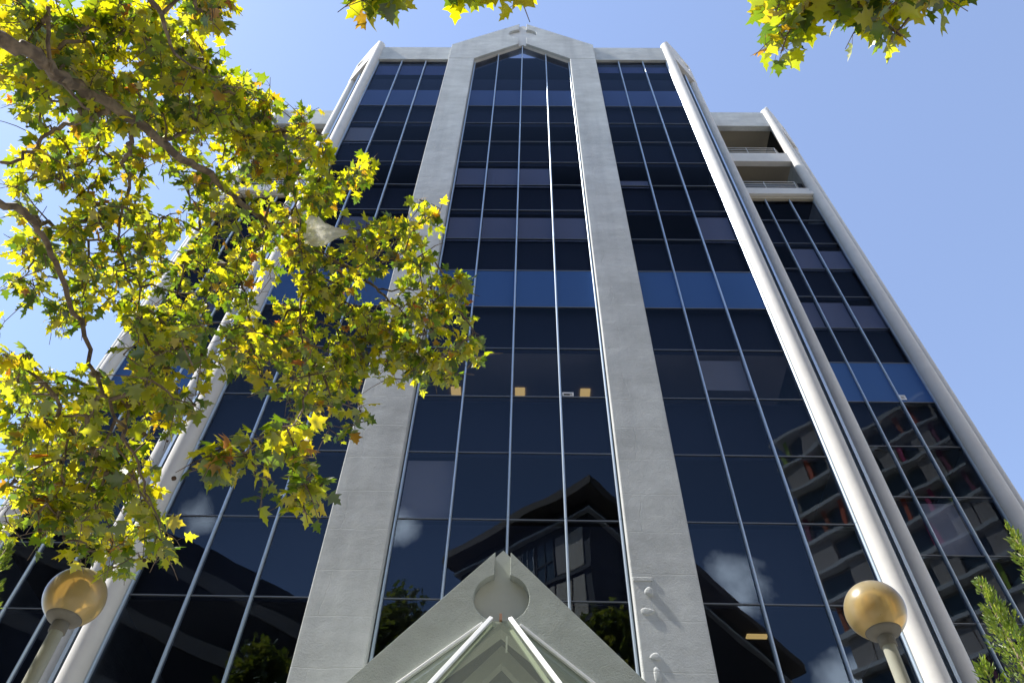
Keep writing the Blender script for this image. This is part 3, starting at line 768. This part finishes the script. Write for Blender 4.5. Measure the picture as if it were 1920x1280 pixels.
limbsA = [
    # trunk and the long limb that crosses the upper left of the picture
    ([(-7.6, -9.2, 0), (-7.55, -9.15, 1.8), (-7.4, -9.0, 3.6), (-7.2, -8.8, 4.9), AD(-420, -60, 5.9), AD(-170, 20, 5.7), AD(30, 88, 5.7), AD(120, 145, 5.9), AD(205, 195, 6.2), AD(300, 265, 6.6), AD(380, 320, 7.0), AD(450, 378, 7.4), AD(520, 430, 8.2), AD(600, 478, 8.2), AD(665, 508, 8.1), AD(712, 545, 8.0), AD(760, 590, 7.8)],
     [.26, .22, .18, .14, .08, .052, .044, .041, .038, .033, .029, .025, .022, .019, .017, .012, .006]),
    ([AD(205, 195, 6.2), AD(180, 225, 6.4), AD(110, 235, 7.0), AD(60, 280, 7.0), AD(0, 305, 7.0)], [.022, .018, .016, .013, .012]),
    ([AD(252, 228, 6.4), AD(245, 280, 6.6), AD(225, 305, 7.2), AD(245, 335, 7.3), AD(230, 400, 7.4), AD(225, 470, 7.4), AD(260, 540, 7.3), AD(250, 640, 7.0)], [.018, .016, .015, .013, .011, .009, .007, .004]),
    ([AD(90, 20, 6.2), AD(95, 120, 5.8), AD(120, 160, 5.7), AD(160, 205, 5.6)], [.014, .012, .010, .006]),
    ([AD(-140, 10, 5.6), AD(-60, 330, 6.3), AD(40, 395, 6.5), AD(80, 440, 6.6), AD(130, 560, 6.4), AD(180, 700, 6.0), AD(230, 800, 5.6), AD(270, 900, 5.2), AD(300, 1000, 5.0)], [.05, .032, .026, .022, .018, .013, .010, .007, .004]),
    ([AD(300, 265, 6.6), AD(380, 240, 6.9), AD(470, 230, 7.8), AD(560, 250, 8.2)], [.018, .014, .010, .005]),
    ([AD(520, 430, 8.2), AD(560, 380, 8.4), AD(640, 340, 8.5), AD(690, 300, 8.5)], [.014, .010, .007, .004]),
    ([AD(600, 478, 8.2), AD(560, 580, 7.4), AD(580, 700, 6.4), AD(560, 790, 5.6), AD(575, 880, 5.1), AD(565, 960, 4.9)], [.013, .011, .009, .007, .005, .003]),
    ([AD(560, 790, 5.6), AD(480, 840, 5.1), AD(410, 870, 4.8)], [.006, .005, .003]),
    ([AD(665, 508, 8.1), AD(760, 440, 8.2), AD(810, 405, 8.2)], [.010, .007, .003]),
    ([AD(-140, 10, 5.6), AD(60, -40, 5.6), AD(250, -60, 5.2), AD(480, -60, 4.9), AD(700, -45, 4.6), AD(850, -40, 4.5), AD(985, -45, 4.4)], [.05, .04, .032, .026, .020, .013, .006]),
    ([AD(250, -60, 5.2), AD(300, 30, 5.4), AD(340, 110, 5.8), AD(400, 140, 6.2)], [.02, .014, .008, .004]),
    ([AD(712, 545, 8.0), AD(790, 540, 7.8), AD(880, 530, 7.6)], [.009, .006, .003]),
    ([AD(40, 395, 6.5), AD(90, 420, 7.5), AD(180, 450, 8.5), AD(300, 480, 9), AD(420, 540, 9)], [.02, .016, .012, .008, .005]),
]
regionsA = [
    ([(0, 0), (330, 0), (345, 60), (400, 95), (415, 150), (470, 160), (430, 230), (330, 260), (200, 240), (60, 180), (0, 160)], 289, 6.0, 8.5, 0.109),
    ([(345, -10), (440, -10), (430, 60), (400, 62), (385, 40), (355, 30)], 17, 5.2, 6.2, 0.099),
    ([(380, 165), (480, 155), (585, 220), (615, 262), (615, 310), (570, 340), (480, 340), (420, 260)], 84, 7.0, 9.0, 0.113),
    ([(0, 160), (430, 235), (590, 330), (560, 420), (510, 520), (440, 640), (330, 640), (240, 600), (0, 640)], 336, 7.0, 10.2, 0.109),
    ([(600, 310), (680, 275), (712, 330), (690, 365), (640, 390), (560, 430), (560, 360)], 40, 7.8, 9.0, 0.105),
    ([(560, 430), (700, 420), (770, 400), (832, 385), (832, 440), (815, 500), (760, 560), (640, 640), (540, 640), (500, 520)], 121, 7.2, 8.8, 0.105),
    ([(770, 570), (840, 515), (905, 520), (905, 570), (885, 600), (888, 640), (915, 665), (895, 705), (865, 728), (800, 725), (760, 700), (700, 690), (640, 640)], 91, 6.6, 8.0, 0.105),
    ([(440, 620), (640, 640), (760, 690), (690, 760), (650, 800), (640, 840), (590, 840), (590, 790), (520, 760), (450, 710)], 84, 6.0, 8.0, 0.105),
    ([(355, 865), (400, 835), (470, 820), (560, 790), (605, 830), (590, 865), (598, 940), (580, 985), (550, 1010), (535, 980), (550, 920), (490, 930), (465, 895), (385, 900)], 24, 4.5, 5.4, 0.108),
    ([(0, 640), (150, 720), (330, 760), (315, 860), (280, 930), (300, 1000), (345, 1030), (310, 1065), (230, 1080), (180, 1050), (90, 1040), (0, 1000)], 207, 5.7, 8.2, 0.109),
    ([(240, 600), (460, 620), (470, 660), (430, 740), (340, 770), (250, 750)], 73, 5.4, 8.0, 0.105),
    ([(640, -35), (735, -35), (720, -2), (690, 18), (650, 2)], 10, 4.3, 4.7, 0.134),
    ([(785, -50), (925, -50), (900, -18), (840, -16)], 12, 4.3, 4.7, 0.126),
    ([(950, -50), (990, -50), (985, -25), (960, -25)], 3, 4.3, 4.5, 0.134),
]
holesA = [[(155, 600), (235, 590), (255, 660), (215, 720), (165, 700)], [(375, 690), (450, 680), (440, 770), (350, 800)], [(195, 345), (300, 350), (345, 385), (270, 400), (200, 385)], [(30, 360), (105, 370), (95, 415), (30, 405)]]
tree_a = grow((-7.6, -9.2, 0), limbsA, regionsA, holesA, 'large plane tree whose sunlit yellow-green branches hang over the left half of the facade', 70)
limbsB = [([(9.0, -12.5, 0), (8.8, -12.3, 2.5), (8.3, -11.9, 4.6), (7.6, -11.2, 5.6), AD(2300, -190, 6.6), AD(2080, -130, 6.1), AD(1900, -70, 5.7), AD(1760, -30, 5.4), AD(1640, 0, 5.3), AD(1540, 20, 5.2), AD(1460, 60, 5.2)], [.22, .17, .12, .075, .050, .038, .028, .020, .014, .009, .004]),
          ([AD(1760, -30, 5.4), AD(1700, 40, 5.2), AD(1670, 75, 5.1)], [.010, .007, .003])]
regionsB = [([(1425, -5), (1500, -40), (1580, -40), (1585, 30), (1545, 52), (1520, 70), (1465, 104), (1450, 84), (1480, 42), (1420, 30)], 24, 4.9, 5.6, .128),
            ([(1590, -30), (1720, -40), (1700, 15), (1685, 55), (1645, 62), (1620, 42), (1600, 24)], 19, 4.9, 5.6, .128),
            ([(1730, -50), (1850, -60), (1830, -12), (1780, 5), (1740, -12)], 9, 5.0, 5.6, .14),
            ([(1900, -60), (2250, -60), (2700, -150), (2700, -420), (2100, -420), (1750, -230), (1780, -120)], 90, 5.2, 7.5, .14)]
tree_b = grow((9.0, -12.5, 0), limbsB, regionsB, [], 'plane tree reaching only a few leafy twigs into the clear sky at upper right', 7)

# ------------------------------------------------------------------ plastic bag caught in the tree
def bag():
    c = at_d(605, 437, 7.6); a = (_r*1.0 - _u*.02).normalized(); b = _u; d = -_f
    mb = MB(); n = 18; prof = [(-.165, .04), (-.16, .10), (-.13, .13), (-.09, .12), (-.03, .135), (.03, .09), (.08, .075), (.15, .04), (.22, .022), (.28, .006)]
    vs = []; fs = []
    for i, (s_, r_) in enumerate(prof):
        for k in range(n):
            t = 2*math.pi*k/n; w = 1+.20*math.sin(3*t+i*1.1)+rng.uniform(-.22, .22)
            q = c+a*(s_+.012*math.sin(5*t+i))+b*(r_*w*math.sin(t)+.02*s_)+d*(r_*.55*w*math.cos(t)); vs.append(tuple(q-c))
    for i in range(len(prof)-1):
        for k in range(n): fs.append((i*n+k, i*n+(k+1) % n, (i+1)*n+(k+1) % n, (i+1)*n+k))
    mb.add(vs, fs, False); mb.add(vs, [tuple(range(n))[::-1]], False)
    m, nn, l, p = mat("white_plastic"); nn.remove(p); out = nn["Material Output"]
    df = nn.new("ShaderNodeBsdfDiffuse"); df.inputs[0].default_value = (.78, .78, .74, 1); tl = nn.new("ShaderNodeBsdfTranslucent"); tl.inputs[0].default_value = (.85, .84, .76, 1)
    tp = nn.new("ShaderNodeBsdfTransparent"); gl = nn.new("ShaderNodeBsdfGlossy"); gl.inputs['Roughness'].default_value = .25
    x1 = nn.new("ShaderNodeMixShader"); x1.inputs[0].default_value = .55; l.new(df.outputs[0], x1.inputs[1]); l.new(tl.outputs[0], x1.inputs[2])
    x2 = nn.new("ShaderNodeMixShader"); x2.inputs[0].default_value = .28; l.new(x1.outputs[0], x2.inputs[1]); l.new(tp.outputs[0], x2.inputs[2])
    x3 = nn.new("ShaderNodeMixShader"); x3.inputs[0].default_value = .08; l.new(x2.outputs[0], x3.inputs[1]); l.new(gl.outputs[0], x3.inputs[2]); l.new(x3.outputs[0], out.inputs[0])
    o = mb.build('plastic_bag', m, None, 0, False, c); tag(o, 'crumpled translucent white plastic bag snagged among the plane tree leaves', 'plastic bag')
bag()

# ------------------------------------------------------------------ conifers
def conifer(tip, lean_h, width, label, group, seed, dense=1.0, name='conifer'):
    """a slim conifer: stem, and a foliage mesh of upswept sprays of tiny scale leaves"""
    rg = np.random.default_rng(seed); root = np.array((tip.x, tip.y, 0.0)); H = tip.z
    T = empty(name, tuple(root))
    MB().tube([(0, 0, 0), (0, 0, H*.5), (0, 0, H-.05)], [.05, .03, .004], 8).build('trunk', M['bark'], T)
    V = []; F = []
    def blade(p, d, L, w):
        d = d/np.linalg.norm(d); s = np.cross(d, rg.normal(0, 1, 3)); s /= np.linalg.norm(s); o = len(V)
        V.extend([p-s*w*.4, p+s*w*.4, p+d*L*.6+s*w*.5, p+d*L, p+d*L*.6-s*w*.5]); F.append((o, o+1, o+2, o+3, o+4))
    zlow = max(0.4, H-lean_h)
    nb = int(420*dense)
    for i in range(nb):
        t = rg.random()**.75; z = H-t*(H-zlow); rad = width*(t**.8)*rg.uniform(.55, 1.12)
        a = rg.uniform(0, 2*math.pi); d0 = np.array([math.cos(a), math.sin(a), 0])
        base = np.array([0, 0, max(z-rad*1.1, .1)]); end = d0*rad+np.array([0, 0, z])
        L = np.linalg.norm(end-base); n = max(4, int(L/.035))
        for k in range(n+1):
            u = k/n
            if u < .35: continue
            p = base*(1-u)+end*u+np.array([0, 0, -.10*rad*math.sin(math.pi*u)])
            dirv = (end-base)/L
            for q in range(8):
                dv = dirv+rg.normal(0, .45, 3)+np.array([0, 0, .35]); blade(p+rg.normal(0, .010, 3), dv, rg.uniform(.012, .026), rg.uniform(.004, .007))
        for q in range(5): blade(end+rg.normal(0, .006, 3), (end-base)/L+np.array([0, 0, .6])+rg.normal(0, .2, 3), rg.uniform(.025, .05), .007)
    me = bpy.data.meshes.new('foliage'); me.from_pydata([tuple(v) for v in V], [], F); me.materials.append(M['needle'])
    o = bpy.data.objects.new('foliage', me); COL.objects.link(o); o.parent = T
    tag(T, label, 'conifer', group); return T
conifer(at_d(1832, 1083, 5.6), 2.6, .42, 'tallest bright green conifer spire right of the street lamp', 'conifers at the right edge', 3, 1.5)
conifer(at_d(1835, 1228, 5.3), 2.0, .40, 'short bright green conifer tip low beside the taller spire', 'conifers at the right edge', 4, 1.0)
conifer(at_d(1889, 984, 5.9), 2.6, .40, 'feathery green conifer cut by the picture edge before the right wing', 'conifers at the right edge', 5, 1.3)
conifer(at_d(20, 1015, 6.6), 2.4, .50, 'dark shaded conifer behind the left street lamp under the plane tree', None, 6, 1.4)

# ------------------------------------------------------------------ across the street (seen mirrored in the glass)
M['dark_clad'] = simple("dark_cladding", (.045, .040, .038), .7)
M['brown_soffit'] = simple("timber_soffit", (.22, .17, .13), .8)
M['cream'] = simple("cream_panel", (.95, .78, .58), .8)
M['brown_panel'] = simple("brown_panel", (.60, .50, .42), .8)
M['slab'] = simple("slab_edge", (.85, .80, .74), .8)
M['far_glass'] = simple("far_glass", (.10, .14, .16), .1)
M['loggia'] = simple("loggia_wall", (.42, .36, .30), .85)
def local_frame(o, ang): o.rotation_euler = (0, 0, ang); return o
# the corner block with the wide eaves
K = empty('apartment_block', (3.9, -22.0, 0)); K.rotation_euler = (0, 0, math.atan2(-5.5, -6.5))   # local +x runs along its left face
tag(K, 'dark apartment block with wide brown eaves and cream panels, mirrored in the central bay', 'building')
# local y: +y is (rotated) ; outward normal of the left face is -y side of local frame mirrored below
ang = math.atan2(-5.5, -6.5)
nx, ny = -math.sin(ang), math.cos(ang)          # local +y in world
outw = -1 if (nx*(-.65)+ny*.76) < 0 else 1      # sign of local y pointing to the street
def ybox(mb, x0, x1, y0, y1, z0, z1):
    a, b = sorted((outw*y0, outw*y1)); return mb.box(x0, x1, a, b, z0, z1)
ybox(MB(), 0, 9.5, 0, -24, 0, 31.2).build('wall', M['dark_clad'], K)
ybox(MB(), 9.5, 15, -.8, -24, 0, 28.6).build('lower_wing', M['dark_clad'], K)
ybox(MB(), -.9, 10.6, 1.0, -24.5, 31.2, 31.75).build('roof', M['brown_soffit'], K)
ybox(MB(), -.3, 9.8, .35, -24.2, 30.2, 30.35).build('fascia', M['slab'], K)
pm = 0
for fl in range(9):
    zb = 29.9-3.0*(fl+1)
    x = .5; kk = 0
    while x < 9.0:
        wv = (1.0, .75, 1.3, .8)[(fl*3+kk) % 4]; kind = (fl*5+kk*3+fl*kk) % 5
        if kind in (0, 2, 3) or fl == 1: ybox(MB(), x, x+wv, .07, -.05, zb+.25, zb+2.6).build('panel', M['cream'] if kind != 3 or fl == 1 else M['brown_panel'], K)
        else:
            f = ybox(MB(), x, x+wv, .05, -.05, zb+.2, zb+2.65).build('window', M['far_glass'], K)
            fr = MB()
            for q in (x, x+wv/2, x+wv-.05): ybox(fr, q, q+.05, .10, .051, zb+.2, zb+2.65)
            ybox(fr, x, x+wv, .10, .051, zb+1.2, zb+1.26); fr.build('frame', M['slab'] if kk % 3 == 0 else M['dark_clad'], f)
        x += wv+.12; kk += 1
    ybox(MB(), -.02, 9.5, .14, -.05, zb-.15, zb+.12).build('slab_edge', M['dark_clad'], K)
# the long apartment building with pale slab edges and coloured shutters
A0 = Vector((24.9, -42.9)); A1 = Vector((40.1, -26.4)); aa = math.atan2(A1.y-A0.y, A1.x-A0.x)
Q = empty('balcony_block', (A0.x, A0.y, 0)); Q.rotation_euler = (0, 0, aa)
tag(Q, 'apartment building with pale slab edges and coloured shutters, mirrored in the right bay and wing', 'building')
MB().box(0, 22, -14, -.9, 0, 36.0).build('wall', M['loggia'], Q) if False else None
oy = 1 if (-math.sin(aa)*(-.7)+math.cos(aa)*.7) > 0 else -1
def qb(mb, x0, x1, y0, y1, z0, z1):
    a, b = sorted((oy*y0, oy*y1)); return mb.box(x0, x1, a, b, z0, z1)
qb(MB(), 0, 36, -.7, -14, 0, 56.4).build('wall', M['loggia'], Q)
shut = [simple("shutter_%d" % i, c, .6) for i, c in enumerate(((.85, .12, .02), (.75, .02, .16), (.45, .60, .02), (.30, .05, .10), (.55, .12, .03)))]
ps = 2.95
qb(MB(), -.35, 36.4, .35, -14.2, 56.4, 56.8).build('roof', M['slab'], Q)
for fl in range(1, 13):
    z = 56.4-ps*fl
    qb(MB(), -.3, 36.3, .30, -.69, z, z+.34).build('slab_edge', M['slab'], Q)
    x = .3; kk = 0
    while x < 24.5:
        kind = (fl*7+kk*3+(fl*kk) % 4) % 6
        if kind in (0, 3): qb(MB(), x, x+2.5, -.55, -.69, z+.38, z+2.6).build('window', M['far_glass'], Q); x += 2.6
        elif kind in (1, 4):
            qb(MB(), x, x+.35, -.10, -.22, z+.36, z+2.90).build('shutter', shut[(fl*2+kk) % 5], Q); x += .5
            qb(MB(), x, x+1.1, -.50, -.69, z+.38, z+2.6).build('window', M['far_glass'], Q); x += 1.2
        else: qb(MB(), x, x+1.9, -.05, -.69, z+.35, z+2.92).build('panel', M['brown_panel'], Q); x += 2.0
        kk += 1
# dark office slab to the left
P0 = Vector((-20.1, -23.4)); P1 = Vector((-14.0, -29.6)); pa = math.atan2(P1.y-P0.y, P1.x-P0.x)
Dk = empty('dark_slab_building', (P0.x, P0.y, 0)); Dk.rotation_euler = (0, 0, pa)
tag(Dk, 'black flat-roofed building with pale floor bands, mirrored in the left bay', 'building')
MB().box(-24, 12, -18, 0, 0, 30).build('wall', M['dark_clad'], Dk)
for zf in (27.6, 23.9, 20.2, 16.5, 12.8): MB().box(-24.05, 12.05, -18.05, .06, zf, zf+.9).build('floor_band', M['loggia'], Dk)
# bluish tower end seen in a sliver beside it
t0 = mirror_at(560, 1115, -40); bt = MB().box(-3, 3, -5, 0, 0, t0.z).build('wall', simple("pale_tower", (.35, .42, .52), .4))
TW = empty('office_tower', (t0.x+1, t0.y, 0)); bt.parent = TW
tw = MB()
for zz in np.arange(3, t0.z-1, 3.2): tw.box(-2.8, 2.8, .01, .06, zz, zz+1.6)
tw.build('window_band', M['far_glass'], TW)
tag(TW, 'pale blue-grey tower end, mirrored at the lower edge of the left bay', 'building')
# street trees across the road
def street_tree(px0, px1, py_top, Y, label, seed):
    rg = np.random.default_rng(seed); a = mirror_at(px0, py_top+60, Y); b = mirror_at(px1, py_top+60, Y); top = mirror_at((px0+px1)/2, py_top, Y).z
    c = np.array(((a.x+b.x)/2, Y, 0.0)); w = abs(b.x-a.x)/2*1.15; T = empty('street_tree', tuple(c))
    tb = MB(); tb.tube([(0, 0, 0), (.1, .05, top*.3), (0, 0, top*.55)], [.20, .16, .10], 9)
    lv = Leaves(); hc = top*.68; hh = top-hc
    for i in range(240):
        u = rg.normal(0, 1, 3); u /= np.linalg.norm(u); rr = rg.uniform(.5, 1.0); u[2] = abs(u[2])*1.0 if rg.random() < .7 else u[2]
        q = np.array([u[0]*w*rr, u[1]*w*rr, hc+u[2]*hh*rr])
        m0 = np.array([0, 0, top*.5]); mid = (m0+q)/2+np.array([0, 0, .2])
        tb.tube([tuple(m0-np.array([0, 0, rg.uniform(0, top*.15)])), tuple(mid), tuple(q)], [.05, .03, .012], 5)
        for k in range(26):
            p = q+rg.normal(0, .30, 3); lv.add(p, rg.normal(0, 1, 3), np.array([0, 0, 1.0])+rg.normal(0, .6, 3), rg.uniform(.24, .38))
    tb.build('trunk', M['bark'], T); lv.build('crown', M['leaf_dark'], T, (0, 0, 0)); tag(T, label, 'tree', 'street trees across the road')
street_tree(700, 800, 1112, -17.5, 'dark street tree mirrored left of the entrance porch peak', 21)
street_tree(1085, 1190, 1135, -17.0, 'olive green street tree mirrored right of the entrance porch peak', 22)
street_tree(425, 550, 1205, -16.5, 'round street tree mirrored at the foot of the left bay', 23)
street_tree(1790, 1900, 1240, -16.0, 'low street tree mirrored at the foot of the right wing', 24)
